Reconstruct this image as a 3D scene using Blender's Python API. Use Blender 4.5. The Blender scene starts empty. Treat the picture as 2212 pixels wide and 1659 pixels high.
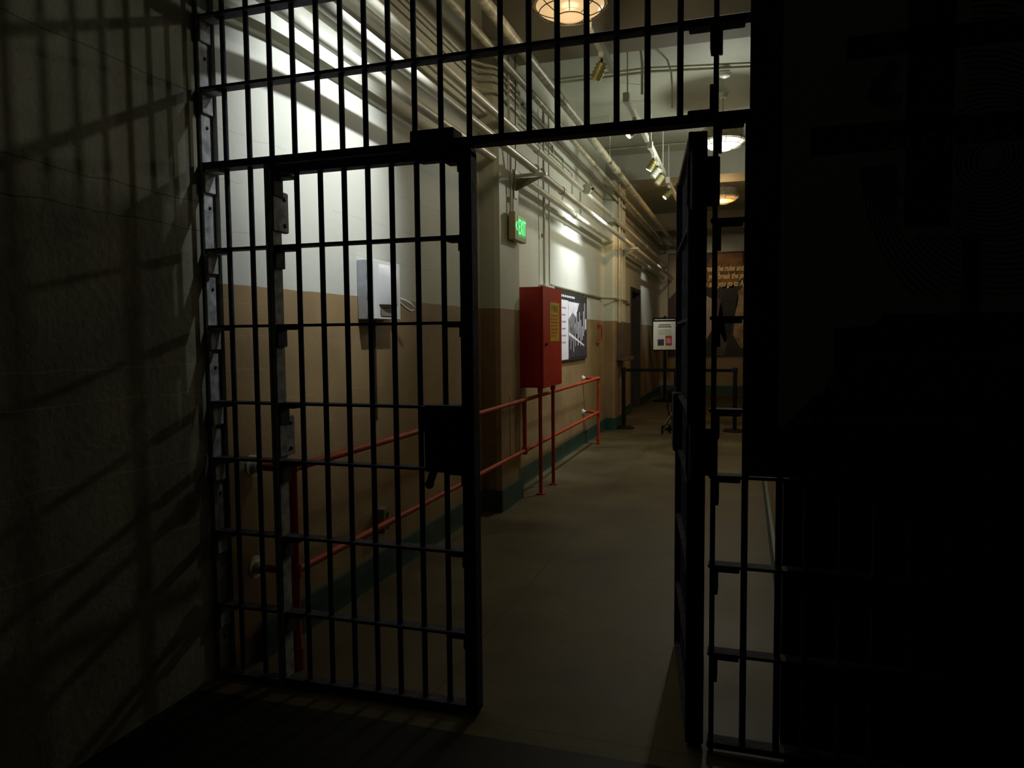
import bpy, bmesh, math, random
from mathutils import Vector, Matrix
random.seed(7)
SC = bpy.context.scene
COL = SC.collection

# ------------------------------------------------------------------ camera
YAW, PITCH, ROLL, FPX, CAMH = 0.3088, -0.0640, -0.0093, 1580.0, 1.5
def cam_matrix():
    cy, sy = math.cos(YAW), math.sin(YAW)
    f = Vector((-sy*math.cos(PITCH), cy*math.cos(PITCH), math.sin(PITCH)))
    r = Vector((cy, sy, 0)); u = r.cross(f)
    c, s = math.cos(ROLL), math.sin(ROLL)
    R, U, B = c*r + s*u, -s*r + c*u, -f
    m = Matrix.Identity(4)
    for i in range(3):
        m[i][0], m[i][1], m[i][2] = R[i], U[i], B[i]
    m[2][3] = CAMH
    return m
cam = bpy.data.objects.new('camera', bpy.data.cameras.new('camera'))
COL.objects.link(cam)
cam.data.sensor_width = 36.0
cam.data.lens = 36.0*FPX/2212.0
cam.data.clip_start = 0.05
cam.data.clip_end = 100
cam.matrix_world = cam_matrix()
SC.camera = cam

# ------------------------------------------------------------------ world and exposure
w = bpy.data.worlds.new('world'); SC.world = w; w.use_nodes = True
bg = w.node_tree.nodes['Background']
bg.inputs[0].default_value = (0.85, 0.95, 1.0, 1)
bg.inputs[1].default_value = 0.0022
vs = SC.view_settings
vs.view_transform = 'Standard'; vs.look = 'None'; vs.gamma = 1.0; vs.use_curve_mapping = False
vs.exposure = 0.0
SC.cycles.use_denoising = True
SC.cycles.max_bounces = 8
SC.cycles.sample_clamp_indirect = 2.0

# ------------------------------------------------------------------ lights
def point(name, loc, power, col, r=0.05):
    l = bpy.data.lights.new(name, 'POINT'); l.energy = power; l.color = col; l.shadow_soft_size = r
    o = bpy.data.objects.new(name, l); o.location = loc; COL.objects.link(o); return o
def spot(name, loc, target, power, col, angle, blend=0.5, r=0.03):
    l = bpy.data.lights.new(name, 'SPOT'); l.energy = power; l.color = col
    l.spot_size = math.radians(angle); l.spot_blend = blend; l.shadow_soft_size = r
    o = bpy.data.objects.new(name, l); o.location = loc
    d = Vector(target) - Vector(loc)
    o.rotation_euler = d.to_track_quat('-Z', 'Y').to_euler()
    COL.objects.link(o); return o
WARM = (1.0, 0.62, 0.26); NEUT = (0.98, 1.0, 0.86); COOL = (0.93, 0.97, 1.0)
LAMPS = [(-1.18, 5.1, 3.70), (-0.285, 9.2, 3.70), (-0.385, 12.9, 3.70)]
point('lamp_bulb_near', (-1.18, 5.1, 3.52), 6, (1.0, 0.77, 0.48), 0.10)
point('lamp_bulb_middle', (-0.285, 9.2, 3.55), 66, NEUT, 0.10)
point('lamp_bulb_far', (-0.385, 12.9, 3.56), 26, WARM, 0.10)
spot('spot_side_room', (1.5, 5.5, 4.10), (-2.2, 2.25, 2.6), 62, (1.0, 0.98, 0.84), 50, 0.6, 0.055)
spot('spot_phone_wall', (-0.90, 3.45, 3.62), (-2.15, 3.50, 2.55), 235, COOL, 62, 1.0, 0.022)
spot('spot_poster', (-1.22, 9.36, 3.50), (-2.15, 9.2, 2.15), 195, COOL, 84, 1.0)
spot('spot_cabinet', (-1.20, 7.95, 3.48), (-2.0, 7.3, 1.9), 30, (1.0, 0.95, 0.80), 62, 1.0)
spot('spot_niche', (-1.22, 11.3, 3.48), (-2.10, 12.0, 2.4), 26, WARM, 70, 0.9)
spot('spot_far_wall', (-1.25, 15.4, 3.5), (-2.15, 16.6, 2.2), 55, (1.0, 1.0, 0.92), 45, 0.9)
spot('spot_mural', (-0.9, 17.6, 3.9), (-0.8, 19.5, 2.4), 34, (1.0, 0.72, 0.42), 80, 0.9)
spot('spot_stand', (-1.3, 14.4, 3.7), (-1.75, 17.0, 1.5), 36, COOL, 18, 0.7)

# ------------------------------------------------------------------ materials
def nt(name):
    m = bpy.data.materials.new(name); m.use_nodes = True
    return m, m.node_tree.nodes, m.node_tree.links, m.node_tree.nodes['Principled BSDF']
def noise_col(N, L, c1, c2, scale, detail=6, lo=.35, hi=.65, vec=None):
    t = N.new('ShaderNodeTexNoise'); t.inputs['Scale'].default_value = scale; t.inputs['Detail'].default_value = detail
    g = N.new('ShaderNodeNewGeometry')
    L.new(vec or g.outputs['Position'], t.inputs['Vector'])
    r = N.new('ShaderNodeValToRGB'); r.color_ramp.elements[0].position = lo; r.color_ramp.elements[1].position = hi
    r.color_ramp.elements[0].color = (*c1, 1); r.color_ramp.elements[1].color = (*c2, 1)
    L.new(t.outputs['Fac'], r.inputs['Fac']); return r.outputs['Color'], t
def mth(N, L, op, a, b=None, c=None):
    n = N.new('ShaderNodeMath'); n.operation = op
    for i, v in enumerate((a, b, c)):
        if v is None: continue
        if isinstance(v, (int, float)): n.inputs[i].default_value = v
        else: L.new(v, n.inputs[i])
    return n.outputs[0]
def mixc(N, L, fac, a, b):
    n = N.new('ShaderNodeMix'); n.data_type = 'RGBA'
    L.new(fac, n.inputs[0]) if not isinstance(fac, (int, float)) else setattr(n.inputs[0], 'default_value', fac)
    for i, v in ((6, a), (7, b)):
        if isinstance(v, tuple): n.inputs[i].default_value = (*v, 1)
        else: L.new(v, n.inputs[i])
    return n.outputs[2]
def simple(name, c, rough=.5, metal=0., var=.12, scale=14, bump=.15, emit=None, es=0, spec=.5):
    m, N, L, B = nt(name)
    B.inputs['Specular IOR Level'].default_value = spec
    c1 = tuple(x*(1-var) for x in c); c2 = tuple(min(1, x*(1+var)) for x in c)
    o, t = noise_col(N, L, c1, c2, scale)
    L.new(o, B.inputs['Base Color'])
    B.inputs['Roughness'].default_value = rough; B.inputs['Metallic'].default_value = metal
    if bump:
        b = N.new('ShaderNodeBump'); b.inputs['Strength'].default_value = bump; b.inputs['Distance'].default_value = .004
        L.new(t.outputs['Fac'], b.inputs['Height']); L.new(b.outputs[0], B.inputs['Normal'])
    if emit:
        B.inputs['Emission Color'].default_value = (*emit, 1); B.inputs['Emission Strength'].default_value = es
    return m
def line_mask(N, L, coord, pos, wid, wob=None):
    """1 on thin lines at the given positions of a coordinate"""
    acc = None
    if wob is not None: coord = mth(N, L, 'ADD', coord, wob)
    for p in pos:
        d = mth(N, L, 'ABSOLUTE', mth(N, L, 'SUBTRACT', coord, p))
        k = mth(N, L, 'LESS_THAN', d, wid)
        acc = k if acc is None else mth(N, L, 'MAXIMUM', acc, k)
    return acc
def sep(N, L):
    g = N.new('ShaderNodeNewGeometry'); s = N.new('ShaderNodeSeparateXYZ'); L.new(g.outputs['Position'], s.inputs[0])
    return s.outputs
def corridor_paint(name, white=(.64, .655, .57), brown=(.33, .225, .105)):
    """white paint above z 1.745, brown below, thin board marks of the cast concrete"""
    m, N, L, B = nt(name)
    xyz = sep(N, L)
    wt, _ = noise_col(N, L, tuple(x*.9 for x in white), white, 1.6)
    bt, _ = noise_col(N, L, tuple(x*.82 for x in brown), tuple(x*1.1 for x in brown), 2.3)
    n2 = N.new('ShaderNodeTexNoise'); n2.inputs['Scale'].default_value = 9; n2.inputs['Detail'].default_value = 3
    g = N.new('ShaderNodeNewGeometry'); L.new(g.outputs['Position'], n2.inputs['Vector'])
    wob = mth(N, L, 'MULTIPLY', mth(N, L, 'SUBTRACT', n2.outputs['Fac'], .5), .012)
    up = mth(N, L, 'GREATER_THAN', mth(N, L, 'ADD', xyz[2], wob), 1.745)
    col = mixc(N, L, up, bt, wt)
    n3 = N.new('ShaderNodeTexNoise'); n3.inputs['Scale'].default_value = 1.3; n3.inputs['Detail'].default_value = 2
    L.new(g.outputs['Position'], n3.inputs['Vector'])
    patch = mth(N, L, 'GREATER_THAN', n3.outputs['Fac'], .50)
    wob2 = mth(N, L, 'MULTIPLY', mth(N, L, 'SUBTRACT', n2.outputs['Fac'], .5), .03)
    lm = line_mask(N, L, xyz[2], [.30+.152*i for i in range(10)], .0024, wob2)
    lm = mth(N, L, 'MULTIPLY', lm, patch)
    col = mixc(N, L, mth(N, L, 'MULTIPLY', lm, .28), col, (.52, .42, .27))
    lm2 = line_mask(N, L, xyz[2], [1.98, 2.2, 2.42, 2.66, 2.9, 3.3], .0022, wob2)
    col = mixc(N, L, mth(N, L, 'MULTIPLY', mth(N, L, 'MULTIPLY', lm2, patch), .30), col, (.30, .27, .2))
    L.new(col, B.inputs['Base Color']); B.inputs['Roughness'].default_value = .55
    b = N.new('ShaderNodeBump'); b.inputs['Strength'].default_value = .22; b.inputs['Distance'].default_value = .006
    n4 = N.new('ShaderNodeTexNoise'); n4.inputs['Scale'].default_value = 22; n4.inputs['Detail'].default_value = 8
    L.new(g.outputs['Position'], n4.inputs['Vector'])
    h = mth(N, L, 'ADD', n4.outputs['Fac'], mth(N, L, 'MULTIPLY', mth(N, L, 'MAXIMUM', lm, lm2), -.6))
    L.new(h, b.inputs['Height']); L.new(b.outputs[0], B.inputs['Normal'])
    return m
def cast_concrete(name, c=(.37, .36, .255)):
    m, N, L, B = nt(name)
    xyz = sep(N, L)
    col, t = noise_col(N, L, tuple(x*.62 for x in c), c, 2.6, 10, .3, .68)
    g = N.new('ShaderNodeNewGeometry')
    n2 = N.new('ShaderNodeTexNoise'); n2.inputs['Scale'].default_value = 5; n2.inputs['Detail'].default_value = 4
    L.new(g.outputs['Position'], n2.inputs['Vector'])
    wob = mth(N, L, 'MULTIPLY', mth(N, L, 'SUBTRACT', n2.outputs['Fac'], .5), .035)
    dark = line_mask(N, L, xyz[2], [2.54, 2.09, 1.97], .0028, wob)
    col = mixc(N, L, mth(N, L, 'MULTIPLY', dark, .6), col, (.06, .055, .035))
    lite = line_mask(N, L, xyz[2], [1.40, 1.28, 1.0, .72], .003, wob)
    col = mixc(N, L, mth(N, L, 'MULTIPLY', lite, .4), col, (.6, .58, .42))
    v = N.new('ShaderNodeTexVoronoi'); v.inputs['Scale'].default_value = 26; L.new(g.outputs['Position'], v.inputs['Vector'])
    pit = mth(N, L, 'LESS_THAN', v.outputs['Distance'], .10)
    col = mixc(N, L, mth(N, L, 'MULTIPLY', pit, .45), col, (.08, .075, .05))
    L.new(col, B.inputs['Base Color']); B.inputs['Roughness'].default_value = .85
    b = N.new('ShaderNodeBump'); b.inputs['Strength'].default_value = .4; b.inputs['Distance'].default_value = .008
    n4 = N.new('ShaderNodeTexNoise'); n4.inputs['Scale'].default_value = 30; n4.inputs['Detail'].default_value = 9
    L.new(g.outputs['Position'], n4.inputs['Vector'])
    h = mth(N, L, 'SUBTRACT', n4.outputs['Fac'], mth(N, L, 'MULTIPLY', dark, .7))
    L.new(h, b.inputs['Height']); L.new(b.outputs[0], B.inputs['Normal'])
    return m
def floor_mat():
    m, N, L, B = nt('stained concrete floor')
    B.inputs['Specular IOR Level'].default_value = .18
    xyz = sep(N, L)
    col, t = noise_col(N, L, (.055, .042, .022), (.150, .120, .060), 1.5, 8, .3, .7)
    g = N.new('ShaderNodeNewGeometry')
    n2 = N.new('ShaderNodeTexNoise'); n2.inputs['Scale'].default_value = 14; n2.inputs['Detail'].default_value = 3
    L.new(g.outputs['Position'], n2.inputs['Vector'])
    wob = mth(N, L, 'MULTIPLY', mth(N, L, 'SUBTRACT', n2.outputs['Fac'], .5), .012)
    a = line_mask(N, L, xyz[0], [-1.235, -.31], .004, wob)
    b_ = line_mask(N, L, xyz[1], [2.6+.93*i for i in range(18)], .0035, wob)
    ln = mth(N, L, 'MAXIMUM', a, b_)
    col = mixc(N, L, mth(N, L, 'MULTIPLY', ln, .6), col, (.035, .026, .015))
    v = N.new('ShaderNodeTexVoronoi'); v.inputs['Scale'].default_value = 6; L.new(g.outputs['Position'], v.inputs['Vector'])
    sp = mth(N, L, 'LESS_THAN', v.outputs['Distance'], .07)
    col = mixc(N, L, mth(N, L, 'MULTIPLY', sp, .5), col, (.04, .032, .02))
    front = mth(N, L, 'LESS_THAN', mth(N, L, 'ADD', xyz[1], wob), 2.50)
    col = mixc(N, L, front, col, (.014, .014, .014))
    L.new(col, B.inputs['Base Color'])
    r = N.new('ShaderNodeMapRange'); r.inputs[3].default_value = .38; r.inputs[4].default_value = .7
    L.new(t.outputs['Fac'], r.inputs[0]); L.new(r.outputs[0], B.inputs['Roughness'])
    b = N.new('ShaderNodeBump'); b.inputs['Strength'].default_value = .25; b.inputs['Distance'].default_value = .005
    L.new(mth(N, L, 'SUBTRACT', n2.outputs['Fac'], ln), b.inputs['Height']); L.new(b.outputs[0], B.inputs['Normal'])
    return m
M = {}
M['wall'] = corridor_paint('two tone wall paint')
M['pilaster'] = corridor_paint('two tone pilaster paint', (.60, .625, .52), (.295, .19, .092))
M['concrete'] = cast_concrete('board marked bare concrete')
M['floor'] = floor_mat()
M['ceiling'] = simple('old cream ceiling paint', (.35, .36, .29), .7, var=.12, scale=1.2, bump=.3)
M['beam'] = simple('cream beam paint', (.30, .285, .225), .7, var=.12, scale=1.5)
M['green'] = simple('dark green baseboard paint', (.022, .075, .058), .45, var=.2, scale=3)
M['iron'] = simple('dark painted iron', (.055, .055, .075), .75, .0, .35, 30, .5, spec=.2)
M['iron_lit'] = simple('iron lightened where lit', (.36, .365, .37), .65, .0, .4, 22, .6, spec=.3)  # same gate iron, lightened so the colour carries the spotlight on these parts
M['bolt'] = simple('dark bolt head', (.02, .02, .025), .5, .3)
M['pipe'] = simple('cream painted pipe', (.66, .645, .54), .32, 0, .10, 5)
M['pipe_rust'] = simple('old cream pipe with rust specks', (.42, .40, .29), .45, 0, .35, 12)
M['conduit'] = simple('cream conduit', (.52, .51, .42), .45, 0, .12, 8)
M['conduit_dark'] = simple('tan conduit', (.25, .22, .15), .5, 0, .15, 8)
M['dark_pipe'] = simple('brown pipe', (.10, .08, .06), .5, 0, .2, 8)
M['red_pipe'] = simple('red painted pipe', (.40, .052, .015), .55, 0, .2, 9, spec=.25)
M['red_box'] = simple('red cabinet enamel', (.45, .022, .010), .38, 0, .10, 4, .05)
M['yellow'] = simple('yellow notice', (.55, .30, .01), .5, 0, .06)
M['redink'] = simple('red brown print', (.42, .09, .01), .5, 0, .05)
M['greenink'] = simple('dark green print', (.06, .16, .02), .5, 0, .05)
M['white_metal'] = simple('pale grey enamel', (.62, .63, .64), .35, 0, .05, 6, .05)
M['white_plastic'] = simple('white plastic', (.84, .84, .82), .35, 0, .04, 6, .02)
M['grey_metal'] = simple('grey scuffed panel', (.50, .51, .56), .4, 0, .10, 18, .1)
M['black'] = simple('black powder coat', (.007, .007, .008), .6, 0, .2, 20, .05, spec=.15)
M['black_gloss'] = simple('black fabric', (.007, .007, .008), .8, 0, .3, 60, .3, spec=.1)
M['door'] = simple('dark green door paint', (.002, .005, .005), .6, 0, .2, 5, spec=.1)
M['door_frame'] = simple('dark grey door frame', (.03, .027, .025), .6, 0, .2, 5)
M['chrome'] = simple('bare metal tube', (.6, .6, .6), .25, .9, .05)
M['gold'] = simple('brassy spotlight can', (.28, .26, .09), .42, .3, .12, 20)
M['track'] = simple('cream lighting track', (.60, .61, .52), .45, 0, .05, 6)
M['drum'] = simple('aged lamp housing', (.30, .26, .17), .5, 0, .25, 14)
M['wire'] = simple('dark cage wire', (.06, .045, .025), .4, .5, .1)
M['lens_warm'] = simple('warm opal glass', (.10, .08, .05), .25, 0, .05, 5, 0, (.72, .47, .22), 1.0)
M['lens_white'] = simple('white opal glass', (.7, .7, .65), .3, 0, .05, 5, 0, (1.0, .97, .82), 1.1)
M['lens_orange'] = simple('orange opal glass', (.5, .35, .2), .3, 0, .05, 5, 0, (1.0, .48, .14), .42)
M['glow_cool'] = simple('cool lamp face', (.8, .8, .9), .3, 0, .02, 5, 0, (.9, .93, 1), 3)
M['glow_warm'] = simple('warm lamp face', (.9, .85, .6), .3, 0, .02, 5, 0, (1, .93, .6), 2)
M['sign_case'] = simple('beige sign case', (.50, .46, .25), .5, 0, .06)
M['sign_green'] = simple('lit green panel', (.02, .2, .05), .4, 0, .02, 5, 0, (.03, .9, .16), .16)
M['sign_letter'] = simple('bright lit green letter', (.1, .9, .3), .4, 0, .02, 5, 0, (.08, 1.0, .26), 1.3)
M['paper'] = simple('cream printed sheet', (.80, .82, .66), .6, 0, .02, 5, 0)
M['paper_white'] = simple('white printed sheet', (.84, .81, .88), .6, 0, .03, 3, 0)
M['ink'] = simple('black ink', (.02, .02, .022), .6, 0, .1)
M['ink_grey'] = simple('grey ink', (.32, .34, .30), .6, 0, .05)
M['photo_dark'] = simple('dark photograph tones', (.05, .045, .055), .5, 0, .5, 9, 0)
M['photo_mid'] = simple('mid grey photograph tones', (.22, .21, .22), .5, 0, .4, 12, 0)
M['photo_light'] = simple('light photograph tones', (.82, .82, .86), .5, 0, .15, 10, 0)
M['photo_red'] = simple('red book cover', (.50, .04, .02), .5, 0, .15, 40, 0)
M['mural_base'] = simple('sepia mural ground', (.028, .020, .017), .6, 0, .5, 2.5, 0)
M['mural_amber'] = simple('amber mural glow', (.20, .085, .018), .6, 0, .6, 4, 0)
M['mural_dark'] = simple('black mural area', (.010, .009, .009), .6, 0, .3, 3, 0)
M['mural_grey'] = simple('taupe mural area', (.09, .07, .06), .6, 0, .15, 3, 0)
M['mural_pale'] = simple('pale mural area', (.48, .41, .35), .6, 0, .12, 3, 0)
M['mural_skin'] = simple('ochre mural figure', (.33, .22, .11), .6, 0, .4, 5, 0)
M['mural_text'] = simple('yellow mural lettering', (.80, .62, .28), .5, 0, .05, 5, 0)
M['banner_field'] = simple('grey banner field', (.44, .44, .36), .8, 0, .04, 3, 0)
M['banner_black'] = simple('black banner print', (.045, .045, .045), .8, 0, .1, 3, 0)
M['banner_text'] = simple('grey banner lettering', (.30, .29, .29), .8, 0, .04, 3, 0)
M['banner_faint'] = simple('dark grey banner lettering', (.12, .115, .115), .8, 0, .04, 3, 0)
M['front_wall'] = simple('blackened unlit wall', (.02, .02, .02), .8, 0, .2, 3)  # near-black colour stands in for this wall face getting no light
M['brown_box'] = simple('brown painted metal', (.10, .065, .035), .6, 0, .15, 6)

# ------------------------------------------------------------------ mesh builder
class MB:
    def __init__(s): s.bm = bmesh.new()
    def box(s, x0, x1, y0, y1, z0, z1, rot=None, piv=None, bev=0.0):
        b = bmesh.new()
        bmesh.ops.create_cube(b, size=1)
        c = Vector(((x0+x1)/2, (y0+y1)/2, (z0+z1)/2))
        for v in b.verts: v.co = Vector((v.co.x*(x1-x0), v.co.y*(y1-y0), v.co.z*(z1-z0))) + c
        if bev: bmesh.ops.bevel(b, geom=list(b.edges), offset=bev, segments=2, affect='EDGES')
        if rot: bmesh.ops.rotate(b, verts=b.verts, cent=piv or c, matrix=rot)
        s.add(b); return s
    def add(s, b):
        me = bpy.data.meshes.new('t'); b.to_mesh(me); b.free(); s.bm.from_mesh(me); bpy.data.meshes.remove(me)
    def cyl(s, p0, p1, r, r2=None, seg=14, caps=True):
        p0, p1 = Vector(p0), Vector(p1); d = p1-p0
        b = bmesh.new()
        bmesh.ops.create_cone(b, cap_ends=caps, segments=seg, radius1=r, radius2=r if r2 is None else r2, depth=d.length)
        q = Vector((0, 0, 1)).rotation_difference(d.normalized()).to_matrix().to_4x4()
        bmesh.ops.transform(b, matrix=Matrix.Translation((p0+p1)/2) @ q, verts=b.verts)
        s.add(b); return s
    def sph(s, c, r, sx=1, sy=1, sz=1, seg=14, rings=9):
        b = bmesh.new(); bmesh.ops.create_uvsphere(b, u_segments=seg, v_segments=rings, radius=r)
        for v in b.verts: v.co = Vector((v.co.x*sx, v.co.y*sy, v.co.z*sz)) + Vector(c)
        s.add(b); return s
    def tube(s, pts, r, seg=8, closed=False):
        """one swept skin along a polyline"""
        pts = [Vector(p) for p in pts]; n = len(pts); rings = []
        prev = None
        for i, p in enumerate(pts):
            a = pts[(i-1) % n] if (closed or i > 0) else p
            c = pts[(i+1) % n] if (closed or i < n-1) else p
            t = (c-a).normalized()
            if prev is None:
                ref = Vector((0, 0, 1)) if abs(t.z) < .9 else Vector((1, 0, 0))
                nrm = t.cross(ref).normalized()
            else:
                nrm = (prev - t*prev.dot(t)).normalized()
            prev = nrm; bn = t.cross(nrm)
            rings.append([s.bm.verts.new(p + r*(math.cos(2*math.pi*k/seg)*nrm + math.sin(2*math.pi*k/seg)*bn)) for k in range(seg)])
        m = n if closed else n-1
        for i in range(m):
            A, B = rings[i], rings[(i+1) % n]
            for k in range(seg):
                s.bm.faces.new((A[k], A[(k+1) % seg], B[(k+1) % seg], B[k]))
        if not closed:
            s.bm.faces.new(rings[0][::-1]); s.bm.faces.new(rings[-1])
        return s
    def lathe(s, c, prof, seg=40):
        """profile of (radius, z) around the vertical through c"""
        c = Vector(c); rings = []
        for r, z in prof:
            if r < 1e-5: rings.append([s.bm.verts.new(c+Vector((0, 0, z)))])
            else: rings.append([s.bm.verts.new(c+Vector((r*math.cos(2*math.pi*k/seg), r*math.sin(2*math.pi*k/seg), z))) for k in range(seg)])
        for A, B in zip(rings[:-1], rings[1:]):
            for k in range(seg):
                k2 = (k+1) % seg
                if len(A) == 1 and len(B) == 1: continue
                if len(A) == 1: s.bm.faces.new((A[0], B[k], B[k2]))
                elif len(B) == 1: s.bm.faces.new((A[k], A[k2], B[0]))
                else: s.bm.faces.new((A[k], A[k2], B[k2], B[k]))
        return s
    def poly(s, pts, n, t):
        """prism: outline pts pushed along n by t"""
        n = Vector(n)*t; a = [s.bm.verts.new(Vector(p)) for p in pts]; b = [s.bm.verts.new(Vector(p)+n) for p in pts]
        s.bm.faces.new(a); s.bm.faces.new(b[::-1]); k = len(pts)
        for i in range(k): s.bm.faces.new((a[i], a[(i+1) % k], b[(i+1) % k], b[i]))
        return s
    def build(s, name, m, parent=None, smooth=False, local=False):
        bmesh.ops.recalc_face_normals(s.bm, faces=s.bm.faces)
        off = Vector((0, 0, 0))
        if parent is not None and not local:
            q = parent
            while q is not None: off += q.location; q = q.parent
        me = bpy.data.meshes.new(name)
        if off.length: bmesh.ops.translate(s.bm, vec=-off, verts=s.bm.verts)
        s.bm.to_mesh(me); s.bm.free()
        me.materials.append(M[m])
        if smooth:
            for p in me.polygons: p.use_smooth = True
            try: me.set_sharp_from_angle(angle=math.radians(40))
            except Exception: pass
        o = bpy.data.objects.new(name, me); COL.objects.link(o)
        if parent is not None: o.parent = parent
        return o
def tag(o, label, cat, group=None):
    o['label'] = label; o['category'] = cat
    if group: o['group'] = group
    return o
def thing(name, loc, label, cat, group=None):
    o = bpy.data.objects.new(name, None); o.location = loc; o.empty_display_size = .1; COL.objects.link(o)
    return tag(o, label, cat, group)
def struct(name, mb, m):
    o = mb.build(name, m); o['kind'] = 'structure'; return o
def lab(o, t): o['label'] = t; return o
def copy_tree(o, parent=None):
    c = o.copy(); COL.objects.link(c); c.parent = parent
    for ch in list(o.children): copy_tree(ch, c)
    return c
FACE_CAM = Matrix(((1, 0, 0), (0, 0, -1), (0, 1, 0)))     # text reads along +X, faces -Y
FACE_RIGHT = Matrix(((0, 0, 1), (1, 0, 0), (0, 1, 0)))    # text reads along +Y, faces +X
def text_mb(txt, loc, size, frame, ext=.001, align='LEFT', spacing=1.0, shear=0.0, width=None, mb=None, bold=0.0):
    c = bpy.data.curves.new('t', 'FONT'); c.body = txt; c.offset = bold; c.size = size; c.extrude = ext
    c.align_x = align; c.space_character = spacing; c.shear = shear; c.resolution_u = 3
    o = bpy.data.objects.new('t', c); COL.objects.link(o)
    dg = bpy.context.evaluated_depsgraph_get()
    me = bpy.data.meshes.new_from_object(o.evaluated_get(dg))
    b = bmesh.new(); b.from_mesh(me)
    if width and b.verts:
        xs = [v.co.x for v in b.verts]; k = width/(max(xs)-min(xs))
        for v in b.verts: v.co.x *= k
    bmesh.ops.transform(b, matrix=Matrix.Translation(Vector(loc)) @ frame.to_4x4(), verts=b.verts)
    mb = mb or MB(); mb.add(b)
    COL.objects.unlink(o); bpy.data.objects.remove(o); bpy.data.curves.remove(c); bpy.data.meshes.remove(me)
    return mb

# ------------------------------------------------------------------ setting
XL, GY, ZC = -2.15, 2.63, 4.35
struct('floor', MB().box(-2.6, 4.6, -1.5, 19.9, -.12, 0), 'floor')
struct('ceiling', MB().box(-2.4, 4.6, 2.78, 19.9, ZC, ZC+.12), 'ceiling')
b = MB()
b.poly([(XL-.25, 2.70, 0), (-2.192, 2.70, 0), (-2.172, 2.85, 0), (-2.158, 3.0, 0), (XL, 3.2, 0), (XL, 14.43, 0), (XL-.25, 14.43, 0)], (0, 0, 1), ZC); b.box(XL-.25, XL, 15.62, 19.8, 0, ZC)
b.box(XL-.25, XL, 14.43, 15.62, 2.42, ZC)
struct('wall_left', b, 'wall')
struct('wall_left_front', MB().box(-2.5, -2.235, -1.5, 2.70, 0, 4.4), 'concrete')
struct('wall_end', MB().box(-2.4, 4.6, 19.6, 19.85, 0, ZC), 'wall')
struct('wall_middle', MB().box(.20, .34, 2.95, 19.6, 0, 3.38), 'wall')
struct('wall_right', MB().box(4.4, 4.6, 2.9, 19.6, 0, ZC), 'wall')
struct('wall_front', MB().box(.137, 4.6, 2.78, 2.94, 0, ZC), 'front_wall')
for i, (y0, y1) in enumerate(((6.0, 6.5), (11.75, 12.4), (17.6, 18.2))):
    struct('trim_%d' % (i+1), MB().box(XL, 4.4, y0, y1, 3.95, ZC), 'beam')
struct('trim_4', MB().box(XL, 4.4, 19.42, 19.6, 4.14, ZC), 'beam')
for i, (y0, y1) in enumerate(((5.88, 6.47), (11.62, 12.72))):
    x1 = -1.985
    mb_ = MB()
    ch = .035
    pts = [(XL-.01, y0, 0), (x1-ch, y0, 0), (x1, y0+ch, 0), (x1, y1, 0), (XL-.01, y1, 0)]
    mb_.poly(pts, (0, 0, 1), 3.95)
    struct('trim_%d' % (5+i), mb_, 'pilaster')
# green baseboards
b = MB()
for y0, y1 in ((2.83, 5.88), (6.47, 11.62), (12.72, 14.40), (15.65, 19.6)): b.box(XL, XL+.022, y0, y1, 0, .175)
for y0, y1 in ((5.88, 6.47), (11.62, 12.72)):
    b.box(XL, -1.965, y0-.02, y0, 0, .19); b.box(-1.985, -1.963, y0, y1, 0, .19); b.box(XL+.022, -1.965, y1, y1+.02, 0, .19)
struct('baseboard_left', b, 'green')
struct('baseboard_end', MB().box(XL+.02, .2, 19.575, 19.6, 0, .20), 'green')
struct('baseboard_right', MB().box(.178, .20, 2.95, 19.57, 0, .17), 'green')
# dark doorway in the left wall
b = MB().box(XL-.2, XL-.15, 14.43, 15.62, 0, 2.42)
d = struct('door_1', b, 'door')
fb = MB(); fb.box(XL-.15, XL+.03, 14.40, 14.47, 0, 2.46); fb.box(XL-.15, XL+.03, 15.58, 15.65, 0, 2.46); fb.box(XL-.15, XL+.03, 14.47, 15.58, 2.38, 2.46)
fb.build('door_frame', 'door_frame', d)
hb = MB(); hb.cyl((XL-.15, 14.58, 1.0), (XL-.09, 14.58, 1.0), .012); hb.cyl((XL-.09, 14.58, 1.0), (XL-.09, 14.70, 1.0), .011)
hb.build('door_handle', 'chrome', d)

# ------------------------------------------------------------------ the barred gate
K = 2.66/2.63
BD = .030           # half depth of the flat bars
YB = GY + BD
def rod(x, z0, z1, y=YB, r=.0113): return MB().cyl((x, y, z0), (x, y, z1), r, seg=12)
def flat(x0, x1, z, t=.011, y0=None, y1=None):
    return MB().box(x0, x1, GY if y0 is None else y0, GY+2*BD if y1 is None else y1, z-t, z, bev=.0015)
gate = thing('barred_gate_frame', (-1.1, YB, 0), 'dark iron frame of vertical bars fixed across the corridor entrance, above and beside the doors', 'gate')
LEFTX = [-2.118, -2.000]
UPX = [-2.118, -2.000, -1.890, -1.779, -1.666, -1.556, -1.450, -1.345, -1.236, -1.126, -1.009, -.882, -.772, -.664, -.555, -.447, -.338, -.225]
for x in UPX: rod(x, 2.25, 3.02).build('vertical_bar', 'iron', gate, True)
for x in LEFTX: rod(x, .03, 2.25).build('vertical_bar', 'iron', gate, True)
ZL = [1.892, 1.563, 1.233, .986, .660, .330]
for z in ZL: flat(-2.222, -1.905, z).build('horizontal_bar', 'iron', gate)
for z in (2.872, 2.572): flat(-2.222, .75, z, .012).build('horizontal_bar', 'iron', gate)
ZR = [1.900, 1.565, 1.243, 1.010, .690, .372]
for z in ZR: flat(-.118, 1.0, z).build('horizontal_bar', 'iron', gate)
for x in (0.004, .117, .206, .318, .422, .530, .64, .75, .86): rod(x, .03, 2.25).build('vertical_bar', 'iron', gate, True)
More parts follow.
